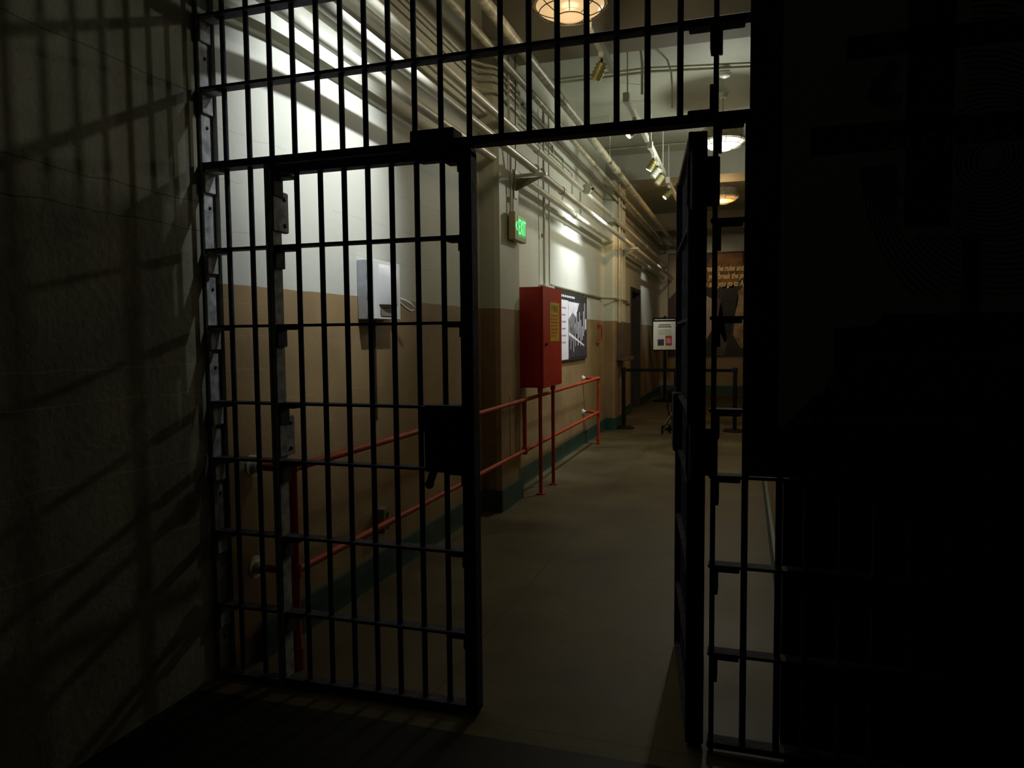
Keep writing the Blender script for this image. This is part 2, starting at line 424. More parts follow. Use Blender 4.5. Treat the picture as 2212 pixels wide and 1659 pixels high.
# door head: two stacked flat rails
MB().box(-2.222, .75, GY-.003, GY+.066, 2.226, 2.256, bev=.002).build('lintel', 'iron', gate)
# side plate on the wall and posts
jp = MB().box(-2.232, -2.218, GY, GY+.066, 0, 3.02, bev=.0015).build('jamb_plate', 'iron_lit', gate)
for z in (2.70, 2.41, 2.07, 1.72, 1.38, 1.12, .82, .50, .17):
    MB().sph((-2.216, GY+.036, z), .0075, .55, 1, 1, 10, 6).build('rivet', 'bolt', jp, True)
MB().box(-1.912, -1.898, GY-.002, GY+.064, 0, 2.226, bev=.0015).build('hinge_post', 'iron_lit', gate)
MB().box(-.112, -.096, GY, GY+.062, 0, 3.02, bev=.0015).build('hinge_post', 'iron', gate)
def corner(xs, z, side, name='corner_bracket', up=False):
    """angle bracket under a flat bar, beside a plate"""
    s_ = 1 if side > 0 else -1; v = -1 if not up else 1
    q = MB()
    a, c_ = sorted((xs, xs + s_*.012)); e, f = sorted((xs, xs + s_*.085))
    z0, z1 = sorted((z, z + v*.095)); z2, z3 = sorted((z, z + v*.013))
    q.box(a, c_, GY-.002, GY+.068, z0, z1, bev=.002); q.box(e, f, GY-.002, GY+.064, z2, z3, bev=.002)
    return q.build(name, 'iron_lit' if side > 0 and xs < -1.5 else 'iron', gate)
for z in [2.860, 2.560, 2.226] + [z-.011 for z in ZL]: corner(-2.218, z, 1)
for z in [z-.011 for z in ZR]: corner(-.096, z, 1)
corner(-.096, 2.560, 1); corner(-.112, 2.560, -1); corner(-.096, 2.226, 1); corner(-.112, 2.256, -1, up=True)
# bottom rail and door catch on the head
flat(-2.222, -1.90, .022, .022).build('bottom_rail', 'iron', gate)
flat(-.118, 1.0, .042, .022).build('bottom_rail', 'iron', gate)
cb = MB().box(-1.235, -1.055, GY-.022, GY+.07, 2.215, 2.292, bev=.003); cb.box(-1.20, -1.09, GY-.03, GY+.02, 2.17, 2.23, bev=.003)
cb.build('door_catch', 'iron', gate)

def make_door(name, label, s):
    """barred door leaf, hinge axis at the local origin, leaf towards +x*s"""
    t = thing(name, (0, 0, 0), label, 'door', 'barred door leaves of the gate')
    def P(mb, nm, m='iron', sm=False, par=None): return mb.build(nm, m, par or t, sm, local=True)
    X = lambda a, c_: (min(a*s, c_*s), max(a*s, c_*s))
    bars = [.119, .231, .341, .448, .553, .662, .771]
    for x in bars: P(MB().cyl((x*s, 0, .02), (x*s, 0, 2.19), .0113, seg=12), 'vertical_bar', sm=True)
    for z in [1.892, 1.563, 1.233, .986, .660, .330]:
        a, c_ = X(.02, .875); P(MB().box(a, c_, -BD, BD, z-.011, z, bev=.0015), 'horizontal_bar')
    a, c_ = X(0, .90); P(MB().box(a, c_, -BD, BD, 2.184 if s > 0 else 2.176, 2.219 if s > 0 else 2.204, bev=.002), 'top_rail')
    P(MB().box(a, c_, -BD, BD, .012, .036, bev=.002), 'bottom_rail')
    a, c_ = X(0, .018); P(MB().box(a, c_, -.032, .032, .012, 2.206, bev=.002), 'hinge_stile', 'iron_lit' if s > 0 else 'iron')
    a, c_ = X(.850, .900); P(MB().box(a, c_, -.034, .034, .012, 2.206, bev=.003), 'lock_stile')
    for z in [2.178, 1.881, 1.552, 1.222, .975, .649, .319]:
        q = MB()
        a, c_ = X(.018, .030); q.box(a, c_, -.034, .034, z-.085, z, bev=.002)
        a, c_ = X(.018, .10); q.box(a, c_, -.033, .033, z-.013, z, bev=.002)
        P(q, 'corner_bracket')
        q = MB()
        a, c_ = X(.845, .850); q.box(a, c_, -.034, .034, z-.05, z, bev=.001)
        a, c_ = X(.79, .850); q.box(a, c_, -.033, .033, z-.012, z, bev=.002)
        P(q, 'corner_bracket')
    for zc in (2.035, 1.085):
        q = MB(); a, c_ = X(.0, .026); q.box(a, c_, -.036, .075, zc-.085, zc+.085, bev=.004)
        q.cyl(((-.014)*s, -.012, zc-.10), ((-.014)*s, -.012, zc+.10), .014, seg=14)
        h_ = P(q, 'hinge', 'iron_lit' if s > 0 else 'iron', True)
        for dz in (-.055, .055): MB().sph((.026*s, .045, zc+dz), .010, .6, 1, 1, 10, 6).build('bolt', 'bolt', h_, True, local=True)
    return t
left = make_door('barred_door', 'closed barred door leaf with a lock box, left of the open doorway', 1)
left.location = (-1.894, YB, 0)
def L_(mb, nm, m='iron', sm=False, par=None): return mb.build(nm, m, par or left, sm, local=True)
q = MB().box(.700, .862, -.055, .045, .975, 1.237, bev=.004); q.box(.672, .700, -.05, .03, 1.14, 1.232, bev=.003)
lk = L_(q, 'lock_box')
for x, z in ((.715, 1.22), (.845, 1.22), (.715, .99), (.845, .99)): L_(MB().sph((x, -.056, z), .008, 1, .6, 1, 10, 6), 'bolt', 'bolt', True, lk)
q = MB().tube([(.757, -.065, 1.03), (.748, -.07, .99), (.735, -.07, .955), (.726, -.068, .935)], .0155, 12)
q.sph((.725, -.068, .930), .0185); q.cyl((.757, -.05, 1.03), (.757, -.085, 1.03), .022)
L_(q, 'lever', 'iron', True, lk)
L_(MB().cyl((.771, 0, -.0), (.771, 0, .05), .013, seg=12), 'drop_bolt', 'iron', True)
right = make_door('barred_door', 'open barred door leaf swung back into the corridor, right side of the doorway', -1)
right.location = (-.163, YB, 0)
right.rotation_euler = (0, 0, -math.radians(82.4))
q = MB().box(-.862, -.72, -.05, .045, .975, 1.237, bev=.004); q.build('lock_box', 'iron', right, local=True)

# ------------------------------------------------------------------ anniversary banner board on the gate
YS = GY - .035
ban = thing('anniversary_sign', (.80, YS, 1.02), 'large dim prison anniversary banner board on the right side of the gate', 'sign')
MB().box(.006, 1.62, YS, YS+.022, 1.02, 3.35, bev=.002).build('backing_board', 'banner_black', ban)
yf = YS - .0035
field = MB().poly([(.108, yf, 1.19), (.125, yf, 1.19), (.22, yf, 1.295), (.275, yf, 1.325), (.275, yf, 1.52), (.385, yf, 1.525), (.42, yf, 1.562), (1.50, yf, 1.562),
                   (1.50, yf, 3.25), (.108, yf, 3.25)], (0, 1, 0), .004).build('banner_field', 'banner_field', ban)
yr = yf - .0015
# dark bars and shaft printed on the field
q = MB().box(.298, .90, yr, yr+.002, 2.365, 2.437, bev=.0008); q.box(.194, .92, yr, yr+.002, 2.075, 2.165, bev=.0008)
q.box(.634, .684, yr, yr+.002, 1.555, 1.80); q.box(.47, .60, yr, yr+.002, 1.83, 2.60)
q.build('key_print', 'banner_black', ban)
# fingerprint ridges
q = MB()
cx, cz = .70, 2.03
for k in range(3, 34):
    r = k*.0125; pts = []
    for a in range(0, 361, 9):
        th = math.radians(a); rr = r*(1+.10*math.sin(th*2+k*.13))
        x, z = cx+rr*math.cos(th)*.95, cz+rr*math.sin(th)*1.12
        ok = x > .30 and z > 1.60 and z < 3.2 and not (.46 < x < .61 and z > 1.82) and not (2.36 < z < 2.44) and not (2.07 < z < 2.17 and x < .92)
        if ok: pts.append((x, z))
        if (not ok or a == 360) and pts:
            if len(pts) > 1:
                for (x0, z0), (x1, z1) in zip(pts[:-1], pts[1:]):
                    d_ = Vector((x1-x0, 0, z1-z0)).normalized(); n_ = Vector((-d_.z, 0, d_.x))*.0024
                    q.poly([(x0-n_.x, yr, z0-n_.z), (x1-n_.x, yr, z1-n_.z), (x1+n_.x, yr, z1+n_.z), (x0+n_.x, yr, z0+n_.z)], (0, 1, 0), .001)
            pts = []
q.build('fingerprint_print', 'banner_black', ban)
yt = YS - .006
for ch, x in zip('ALCATRAZ', (.436, .484, .536, .595, .645, .700, .752, .805)):
    text_mb(ch, (x, yr-.001, 2.072), .062, FACE_CAM, .0008, 'CENTER').build('letter', 'banner_text', ban)
text_mb('UNITED STATES PENITENTIARY', (.325, yt, 1.405), .036, FACE_CAM, .0008, spacing=1.15).build('text_line', 'banner_text', ban)
text_mb('ALCATRAZ', (.235, yt, 1.29), .125, FACE_CAM, .0008, spacing=1.25).build('text_line', 'banner_faint', ban)
text_mb('75', (.178, yt, 1.205), .036, FACE_CAM, .0008).build('number', 'banner_text', ban)
text_mb('TH', (.222, yt, 1.222), .018, FACE_CAM, .0008).build('superscript', 'banner_text', ban)
text_mb('ANNIVERSARY \u2022 1934', (.270, yt, 1.205), .036, FACE_CAM, .0008, spacing=1.25).build('text_line', 'banner_text', ban)

# ------------------------------------------------------------------ red pipe rail along the left wall
XR = -1.930
rail = thing('pipe_rail', (XR, 6.4, 0), 'red painted two-bar pipe rail along the foot of the left wall', 'railing')
ZU, ZD = .922, .452
def R_(mb, nm, m='red_pipe'): return mb.build(nm, m, rail, True)
R_(MB().cyl((XR, 2.82, ZU), (XR, 9.98, ZU), .0185), 'upper_rail')
R_(MB().cyl((XR, 2.82, ZD), (XR, 9.98, ZD), .0185), 'lower_rail')
for y, z0 in ((2.80, 0), (9.98, 0), (6.42, ZD)):
    q = MB().cyl((XR, y, z0), (XR, y, ZU+.0), .019)
    q.sph((XR, y, ZU), .026); q.cyl((XR, y, ZD-.032), (XR, y, ZD+.032), .027)
    if z0 == 0: q.cyl((XR, y, .0), (XR, y, .10), .028)
    R_(q, 'post')
for y in (2.80, 9.98):
    for z in (ZU, ZD):
        q = MB().cyl((XR, y, z), (XL, y, z), .019); R_(q, 'wall_arm')
        k_ = 1 if y < 5 else .7
        q = MB().cyl((XL, y, z), (XL+.014, y, z), .052*k_, seg=20); q.cyl((XL+.014, y, z), (XL+.04, y, z), .030*k_)
        R_(q, 'wall_flange', 'pipe' if y < 5 else 'white_plastic')
q = MB().tube([(XL, 6.15, ZU+.05), (XL+.06, 6.15, ZU+.01), (XR, 6.15, ZU)], .006); q.tube([(-1.985, 6.15, ZU+.05), (-1.985, 6.15, ZD-.09)], .004)
R_(q, 'tie_wire', 'dark_pipe')

# ------------------------------------------------------------------ pipes and conduits on the left wall
def ypipe(name, x, z, r, y0, y1, m, label, couple=(), seg=18):
    t = thing(name, (x, (y0+y1)/2, z), label, 'pipe', 'service pipes running along the left wall')
    MB().cyl((x, y0, z), (x, y1, z), r, seg=seg).build('pipe_run', m, t, True)
    for y in couple:
        MB().cyl((x, y-.05, z), (x, y+.05, z), r*1.22, seg=seg).build('coupling', m, t, True)
    return t
ypipe('pipe', -2.03, 3.00, .033, 2.76, 19.4, 'pipe', 'lowest thick cream pipe, nearest the left wall above the exit sign', (5.5, 9.0, 14.2))
ypipe('pipe', -1.80, 2.985, .033, 2.76, 19.4, 'pipe', 'shiny cream pipe lying on the outer end of the wall brackets', (7.4, 12.9))
ypipe('pipe', -1.92, 3.29, .032, 2.76, 19.4, 'pipe', 'cream pipe one step above the pair on the brackets, lit warm near the lamp', (6.9, 11.0, 15.0))
ypipe('pipe', -2.07, 3.355, .018, 2.76, 5.86, 'conduit', 'thinner tan pipe tight against the wall, ending at the first pilaster')
ypipe('pipe', -1.90, 3.74, .031, 2.80, 19.4, 'pipe_rust', 'dull cream pipe high under the beams, second from the ceiling', (8.0,))
ypipe('pipe', -1.70, 3.76, .043, 2.80, 19.4, 'pipe_rust', 'thickest rust-specked cream pipe, highest and furthest out from the wall', (4.6, 10.1))
ypipe('pipe', -1.98, 3.64, .016, 6.6, 19.4, 'dark_pipe', 'thin dark brown pipe running high along the wall past the first pilaster', (), 10)
def bracket(y, label):
    t = thing('pipe_bracket', (-1.98, y, 2.93), label, 'bracket', 'brackets carrying the two lowest pipes')
    x0 = -1.985
    MB().box(x0, -1.69, y-.022, y+.022, 2.928, 2.951, bev=.002).build('arm', 'pipe', t)
    MB().poly([(x0, y-.01, 2.915), (-1.72, y-.01, 2.915), (x0, y-.01, 2.80)], (0, 1, 0), .012).build('gusset', 'conduit_dark', t)
    MB().box(x0, x0+.012, y-.05, y+.05, 2.74, 2.99, bev=.002).build('wall_plate', 'conduit', t)
    for x in (-2.03, -1.80):
        if x < -2.0: continue
        MB().tube([(x+.040*math.cos(a), y, 2.985+.040*math.sin(a)) for a in [math.radians(k) for k in range(-30, 211, 20)]], .006).build('strap', 'conduit', t, True)
bracket(6.36, 'pipe bracket on the near pilaster, just above the exit sign')
bracket(12.2, 'pipe bracket on the far pilaster, down the corridor')
def conduit(pts, r, label, m='conduit', name='conduit', cat='conduit', group='thin conduits on the left wall', clips=()):
    t = thing(name, pts[0], label, cat, group)
    MB().tube(pts, r, 8).build('conduit_run', m, t, True)
    for c_ in clips:
        MB().box(c_[0]-.012, c_[0]+.012, c_[1]-.02, c_[1]+.02, c_[2]-.02, c_[2]+.02, bev=.003).build('clip', m, t)
    return t
labs = ['topmost of the four thin conduits that loop around the near pilaster', 'second from the top of the conduits looping around the near pilaster',
        'third from the top of the conduits looping around the near pilaster', 'lowest conduit looping around the near pilaster']
for i, z in enumerate((3.72, 3.67, 3.61, 3.52)):
    zz = z - .06*i*0
    y0 = 2.78
    conduit([(-2.135, y0, z), (-2.135, 5.5, z), (-2.125, 5.66, z), (-2.05, 5.80, z+.005), (-1.985, 5.845, z), (-1.962, 5.90, z-.01), (-1.962, 6.44, z-.02), (-1.985, 6.52, z-.02), (-2.06, 6.60, z-.02), (-2.132, 6.75, z-.02), (-2.135, 8.3+i*.5, z-.02), (-2.135, 8.33+i*.5, z-.12), (-2.135, 8.33+i*.5, z-.12-.08*i)],
            (.012, .009, .009, .012)[i], labs[i], clips=[(-2.135, 4.0, z), (-1.972, 6.15, z-.015)])
conduit([(-1.962, 6.16, 2.58), (-1.962, 6.16, 2.75), (-1.955, 6.14, 2.93), (-1.94, 6.10, 3.08), (-1.94, 6.06, 3.45), (-1.94, 6.06, 3.95)], .010, 'vertical conduit feeding the exit sign on the near pilaster', clips=[(-1.972, 6.16, 2.70)])
conduit([(-1.962, 6.22, 2.58), (-1.958, 6.22, 2.80), (-1.94, 6.24, 3.0), (-1.94, 6.26, 3.95)], .005, 'hair-thin cable beside the exit sign conduit on the near pilaster', 'dark_pipe')
jb = conduit([(-2.10, 7.78, 1.985), (-2.10, 7.78, 2.95), (-2.10, 7.78, 3.93)], .014, 'vertical conduit dropping to the top of the red fire cabinet', clips=[(-2.118, 7.78, 2.6), (-2.118, 7.78, 3.3)])
conduit([(-2.10, 8.0, 3.93), (-2.10, 8.0, 2.2), (-2.10, 8.0, 2.02)], .008, 'slim cable pipe just right of the fire cabinet conduit')
MB().box(-2.15, -2.07, 7.72, 8.12, 1.975, 2.07, bev=.005).build('junction_box', 'white_plastic', jb)
conduit([(-2.125, 8.15, 2.085), (-2.125, 11.3, 2.09), (-1.96, 11.55, 2.09), (-1.955, 12.75, 2.10), (-2.12, 12.95, 2.10), (-2.125, 14.25, 2.115)], .016, 'horizontal conduit running right from above the poster to the dark doorway', 'conduit_dark', clips=[(-2.135, 10.0, 2.07)])
conduit([(-1.955, 11.9, 3.93), (-1.955, 11.9, 2.1), (-1.955, 11.9, 1.72)], .018, 'thicker vertical pipe down the far pilaster', 'conduit', clips=[(-1.965, 11.9, 2.9), (-1.965, 11.9, 2.15)])
conduit([(-1.955, 12.15, 3.93), (-1.955, 12.15, 1.75)], .010, 'thin vertical conduit beside the thicker vertical pipe on the far pilaster')
conduit([(-2.12, 8.12, ZC-.03), (-1.0, 8.10, ZC-.03), (.0, 8.3, ZC-.03), (1.4, 8.3, ZC-.03)], .016, 'conduit crossing the ceiling past the smoke detector', group='conduits crossing the ceiling')
conduit([(-2.12, 11.2, ZC-.03), (-.6, 11.2, ZC-.03), (1.6, 11.25, ZC-.03)], .014, 'far conduit crossing the ceiling in front of the second beam', 'conduit_dark', group='conduits crossing the ceiling')
for x, y, lb in ((-1.70, 9.6, 'thin hanger rod holding the high pipe beyond the near pilaster'), (-1.70, 4.3, 'thin hanger rod holding the high pipe near the gate')):
    tag(MB().cyl((x, y, 3.815), (x, y, ZC), .007, seg=8).build('hanger_rod', 'conduit', None, True), lb, 'rod')
# small wall things
hc = thing('pipe_clamp', (-1.80, 8.9, 3.30), 'round clamp with a bolt on the wall pipes past the fire cabinet', 'clamp')
MB().cyl((-1.86, 8.87, 3.29), (-1.86, 8.93, 3.29), .06, seg=18).build('ring', 'pipe', hc, True)
MB().cyl((-1.80, 8.9, 3.29), (-1.77, 8.9, 3.29), .014, seg=8).build('bolt', 'bolt', hc, True)

# ------------------------------------------------------------------ exit sign
ex = thing('exit_sign', (-1.965, 6.27, 2.345), 'lit green exit sign with a left arrow on the near pilaster', 'sign')
MB().box(-1.963, -1.905, 6.10, 6.44, 2.345, 2.585, bev=.004).build('housing', 'sign_case', ex)
MB().box(-1.985, -1.963, 6.20, 6.34, 2.40, 2.54).build('mounting_plate', 'conduit', ex)
pn = MB().box(-1.906, -1.902, 6.175, 6.415, 2.375, 2.560, bev=.001).build('lit_panel', 'sign_green', ex)
q = text_mb('EXIT', (0, 0, 0), .19, Matrix.Identity(3), .0012, width=.215)
bmesh.ops.transform(q.bm, matrix=Matrix.Translation(Vector((-1.9005, 6.187, 2.402))) @ FACE_RIGHT.to_4x4(), verts=q.bm.verts)
q.build('lettering', 'sign_letter', ex)
MB().poly([(-1.905, 6.118, 2.468), (-1.905, 6.150, 2.505), (-1.905, 6.168, 2.505), (-1.905, 6.140, 2.468), (-1.905, 6.168, 2.43), (-1.905, 6.150, 2.43)], (1, 0, 0), .004).build('arrow', 'sign_letter', ex)

# ------------------------------------------------------------------ wall telephone box
ph = thing('wall_telephone_box', (-2.10, 3.97, 1.612), 'pale grey wall telephone box with a moulded white cover and a cord loop', 'telephone')
MB().box(XL, -2.065, 3.80, 4.14, 1.612, 1.955, bev=.003).build('case', 'grey_metal', ph)
MB().box(-2.067, -2.045, 3.80, 4.145, 1.612, 1.957, bev=.004).build('front_plate', 'white_plastic', ph)
q = MB()
sec = []
for i, (z, d_) in enumerate(((1.690, .002), (1.700, .034), (1.74, .040), (1.86, .040), (1.905, .030), (1.930, .010), (1.935, 0.0))):
    sec.append([q.bm.verts.new((-2.046+d_*math.sin(math.pi*k/10)**.45 if 0 < k < 10 else -2.046, 3.865+.235*k/10, z)) for k in range(11)])
for A, B in zip(sec[:-1], sec[1:]):
    for k in range(10): q.bm.faces.new((A[k], A[k+1], B[k+1], B[k]))
q.bm.faces.new(sec[0][::-1])
q.build('moulded_cover', 'white_plastic', ph, True)
MB().box(-2.050, -2.041, 3.88, 4.09, 1.628, 1.684, bev=.004).build('lower_recess', 'conduit_dark', ph)
for z in (1.90, 1.78, 1.66): MB().cyl((-2.060, 3.797, z-.014), (-2.060, 3.797, z+.014), .006, seg=8).build('hinge', 'white_metal', ph, True)
MB().tube([(-2.05, 4.145, 1.745), (-2.035, 4.19, 1.735), (-2.02, 4.24, 1.715), (-2.015, 4.275, 1.695), (-2.02, 4.28, 1.675), (-2.03, 4.255, 1.672), (-2.045, 4.20, 1.695), (-2.055, 4.145, 1.725)], .0075, 8).build('cord_loop', 'white_plastic', ph, True)
MB().box(XL, XL+.01, 3.99, 4.0, 1.0, 1.612).build('cable', 'brown_box', ph)

# outlet under it
ou = thing('wall_outlet', (-2.13, 4.0, .30), 'small grey electrical outlet box low on the left wall', 'outlet')
MB().box(XL, -2.09, 3.955, 4.045, .305, .455, bev=.006).build('outlet_box', 'conduit_dark', ou)
for z in (.345, .415): MB().cyl((-2.091, 4.0, z), (-2.087, 4.0, z), .019, seg=16).build('socket', 'ink', ou, True)

# ------------------------------------------------------------------ fire cabinet on two legs
fc = thing('fire_hose_cabinet', (-1.92, 7.05, 0), 'tall red metal fire cabinet with a yellow notice, standing on two red legs', 'cabinet')
fx0, fx1, fy0, fy1, fz0, fz1 = -2.035, -1.80, 6.62, 7.33, 1.02, 1.968
MB().box(fx0, fx1-.02, fy0, fy1, fz0, fz1, bev=.004).build('case', 'red_box', fc)
dr = MB().box(fx1-.02, fx1, fy0-.008, fy1+.008, fz0-.004, fz1+.008, bev=.004).build('door', 'red_box', fc)
q = MB().cyl((fx1, fy0+.09, 1.43), (fx1+.018, fy0+.09, 1.43), .014); q.box(fx1+.012, fx1+.022, fy0+.06, fy0+.12, 1.424, 1.436, bev=.002)
q.build('latch', 'ink', dr, True)
MB().cyl((fx1, fy0+.2, 1.13), (fx1+.004, fy0+.2, 1.13), .022).build('maker_badge', 'brown_box', dr, True)
nx = fx1
MB().box(nx, nx+.003, 6.86, 7.23, 1.455, 1.835).build('notice', 'yellow', dr)
q = text_mb('FIRE', (0, 0, 0), .09, Matrix.Identity(3), .0008, width=.27)
bmesh.ops.transform(q.bm, matrix=Matrix.Translation(Vector((nx+.004, 6.91, 1.745))) @ FACE_RIGHT.to_4x4(), verts=q.bm.verts)
q.build('notice_heading', 'greenink', dr)
q = MB()
for i in range(7):
    z = 1.70-.033*i; q.box(nx+.003, nx+.0045, 6.90, 6.90+(.28, .25, .29, .22, .27, .24, .16)[i], z, z+.014)
q.build('notice_text', 'redink', dr)
for y in (6.66, 7.14):
    x = -1.845
    q = MB().cyl((x, y, 0), (x, y, fz0), .018); q.cyl((x, y, 0), (x, y, .012), .042); q.cyl((x, y, fz0-.05), (x, y, fz0), .025)
    q.build('leg', 'red_pipe', fc, True)
q = MB(); q.box(XL, fx0, fy0+.1, fy0+.14, 1.10, 1.14); q.box(XL, fx0, fy1-.14, fy1-.10, 1.10, 1.14); q.box(XL, fx0, fy0+.1, fy0+.14, 1.84, 1.88); q.box(XL, fx0, fy1-.14, fy1-.10, 1.84, 1.88)
q.build('wall_spacer', 'red_box', fc)

# ------------------------------------------------------------------ exhibit poster
po = thing('exhibit_poster', (-2.13, 9.35, 1.20), 'framed black and white exhibit poster on the wall right of the fire cabinet', 'poster')
y0, y1, z0, z1 = 8.46, 10.14, 1.195, 2.05
MB().box(XL, -2.122, y0, y1, z0, z1, bev=.002).build('frame', 'ink', po)
X0 = -2.122
MB().box(X0, X0+.002, y0+.02, y0+.54, z0+.02, z1-.10).build('text_column', 'paper_white', po)
ph_ = MB().box(X0, X0+.002, y0+.54, y1-.03, z0+.04, z1-.10).build('photograph', 'photo_dark', po)
q = MB(); q.poly([(X0+.002, y0+.55, 1.94), (X0+.002, y0+.55, 1.72), (X0+.002, y0+.78, 1.81), (X0+.002, y0+.96, 1.75), (X0+.002, y0+1.16, 1.94)], (1, 0, 0), .001)
q.build('sky_area', 'photo_light', ph_)
q = MB(); q.poly([(X0+.002, y0+.55, 1.72), (X0+.002, y0+.78, 1.805), (X0+.002, y0+.96, 1.745), (X0+.002, y0+.84, 1.50), (X0+.002, y0+.55, 1.46)], (1, 0, 0), .001)
q.build('building_area', 'photo_mid', ph_)
q = MB(); rr = random.Random(3)
for i in range(11):
    yy = y0+.66+i*.085; zz = 1.28+rr.random()*.25+.012*i; hh = .18+rr.random()*.22
    q.box(X0+.002, X0+.003, yy, yy+.012+rr.random()*.022, zz, zz+hh)
q.poly([(X0+.002, y0+.56, 1.52), (X0+.002, y0+.56, 1.56), (X0+.002, y1-.20, 1.385), (X0+.002, y1-.20, 1.365)], (1, 0, 0), .0015)
q.box(X0+.002, X0+.003, y1-.16, y1-.06, 1.60, 1.74)
q.build('bars_and_figures', 'photo_light', ph_)
q = MB()
for i in range(6): q.box(X0+.002, X0+.003, y0+.20, y0+.42-(.03 if i % 2 else 0), 1.845-.085*i, 1.862-.085*i)
q.build('printed_lines', 'ink_grey', po)
q = MB()
for i in range(9): q.box(X0+.0, X0+.003, y0+.06+i*.095, y0+.06+i*.095+.07, 1.985, 2.012)
q.build('heading', 'photo_light', po)

# ------------------------------------------------------------------ things past the far pilaster
fb_ = thing('wall_cabinet', (-1.93, 12.15, 1.10), 'small brown painted box with a ledge on the far pilaster', 'box')
MB().box(-1.985, -1.86, 11.85, 12.45, 1.16, 1.72, bev=.006).build('case', 'brown_box', fb_)
MB().box(-1.985, -1.80, 11.80, 12.50, 1.10, 1.16, bev=.01).build('ledge', 'brown_box', fb_)
rf = thing('wall_hook_fitting', (-2.14, 11.1, 1.40), 'narrow red vertical fitting on the wall left of the far pilaster', 'fitting')
q = MB().tube([(-2.15, 11.1, 1.66), (-2.10, 11.1, 1.66), (-2.095, 11.1, 1.63), (-2.095, 11.1, 1.44), (-2.11, 11.0, 1.41), (-2.15, 10.95, 1.40)], .014, 8)
q.build('bent_bar', 'red_pipe', rf, True)
MB().box(XL, XL+.012, 11.05, 11.15, 1.62, 1.70, bev=.002).build('wall_plate', 'red_box', rf)

# stanchions with belts
def stanchion(x, y, label, belt_to=None):
    t = thing('stanchion', (x, y, 0), label, 'stanchion', 'black belt stanchions across the corridor')
    MB().lathe((x, y, 0), [(0, 0), (.175, 0), (.175, .012), (.15, .028), (.06, .04), (.035, .05), (0, .05)], 32).build('base', 'black', t, True)
    MB().cyl((x, y, .04), (x, y, .93), .031, seg=18).build('post', 'black', t, True)
    MB().lathe((x, y, .92), [(0, 0), (.036, 0), (.038, .01), (.038, .065), (.03, .075), (0, .077)], 24).build('belt_head', 'black', t, True)
    if belt_to: MB().box(x+.04, belt_to-.04, y-.002, y+.002, .925, .975).build('belt', 'black_gloss', t)
stanchion(-1.877, 11.85, 'left black belt stanchion, close to the left wall', -1.045)
stanchion(-1.045, 11.85, 'middle black belt stanchion, mostly behind the open door leaf', -.145)
stanchion(-.145, 11.85, 'right black belt stanchion, seen between the gate bars')

# information stand
st = thing('information_stand', (-1.75, 17.0, 0), 'black pedestal stand holding a framed cream notice with two small pictures', 'sign stand')
MB().lathe((-1.75, 17.0, 0), [(0, 0), (.28, 0), (.28, .012), (.22, .03), (.05, .04), (0, .04)], 32).build('base', 'black', st, True)
MB().cyl((-1.75, 17.02, .03), (-1.75, 17.02, 1.85), .034, seg=16).build('pole', 'black', st, True)
MB().box(-2.03, -1.47, 16.95, 16.985, 1.16, 1.915, bev=.006).build('frame', 'black', st)
MB().cyl((-1.75, 16.97, 1.905), (-1.75, 16.97, 1.945), .03).build('top_clip', 'black', st, True)
sh = MB().box(-2.005, -1.495, 16.946, 16.951, 1.185, 1.82).build('sheet', 'paper', st)
q = MB()
for i, wd in enumerate((.26, .30)): q.box(-1.75-wd/2, -1.75+wd/2, 16.944, 16.946, 1.735-.045*i, 1.755-.045*i)
q.build('title', 'ink', sh)
q = MB()
for i in range(5): q.box(-1.90, -1.60, 16.944, 16.946, 1.635-.028*i, 1.645-.028*i)
q.build('paragraph', 'ink_grey', sh)
MB().box(-1.905, -1.765, 16.943, 16.946, 1.275, 1.50).build('portrait_picture', 'photo_dark', sh)
q = MB().box(-1.905, -1.765, 16.942, 16.943, 1.42, 1.50); q.build('portrait_sky', 'photo_light', sh)
MB().box(-1.730, -1.590, 16.943, 16.946, 1.275, 1.50).build('book_picture', 'photo_red', sh)
q = MB().box(-1.70, -1.685, 16.942, 16.943, 1.33, 1.44); q.box(-1.665, -1.65, 16.942, 16.943, 1.33, 1.45); q.box(-1.635, -1.62, 16.942, 16.943, 1.33, 1.43)
q.build('cover_detail', 'photo_light', sh)
q = MB().box(-1.98, -1.52, 16.9465, 16.949, 1.858, 1.872); q.build('header_text', 'photo_light', st)

# mural on the end wall
mu = thing('photo_mural', (-.9, 19.57, .95), 'wall-size sepia photo mural with yellow italic quotation on the end wall', 'mural')
YM = 19.56
MB().box(-1.93, .19, YM, 19.598, .955, 3.62).build('mural_panel', 'mural_base', mu)
ym = YM-.004
def P2(pts): return [(x, ym, z) for x, z in pts]
def mural(nm, pts, m): MB().poly(P2(pts), (0, 1, 0), .004).build(nm, m, mu)
mural('pale_wall_area', [(-1.92, 3.60), (-1.53, 3.60), (-1.53, 2.85), (-1.90, 2.47), (-1.92, 2.47)], 'mural_pale')
mural('grey_area', [(-1.92, 2.46), (-1.90, 2.46), (-1.53, 2.84), (-1.45, 2.84), (-1.45, 1.6), (-1.92, 1.3)], 'mural_grey')
MB().poly([(-1.60+s_*r, ym-.004, z) for s_, L_2 in ((1, [(.0, 1.15), (.04, 1.4), (.07, 1.75), (.08, 1.95), (.11, 2.0), (.12, 2.07), (.09, 2.14), (.04, 2.18)]), (-1, [(.04, 2.18), (.09, 2.14), (.12, 2.07), (.11, 2.0), (.08, 1.95), (.07, 1.75), (.04, 1.4)])) for r, z in L_2], (0, 1, 0), .004).build('pale_shape', 'mural_pale', mu)
mural('amber_area', [(-.98, 3.28), (-.78, 3.58), (-.1, 3.58), (-.05, 3.0), (-.30, 2.7), (-.95, 2.72)], 'mural_amber')
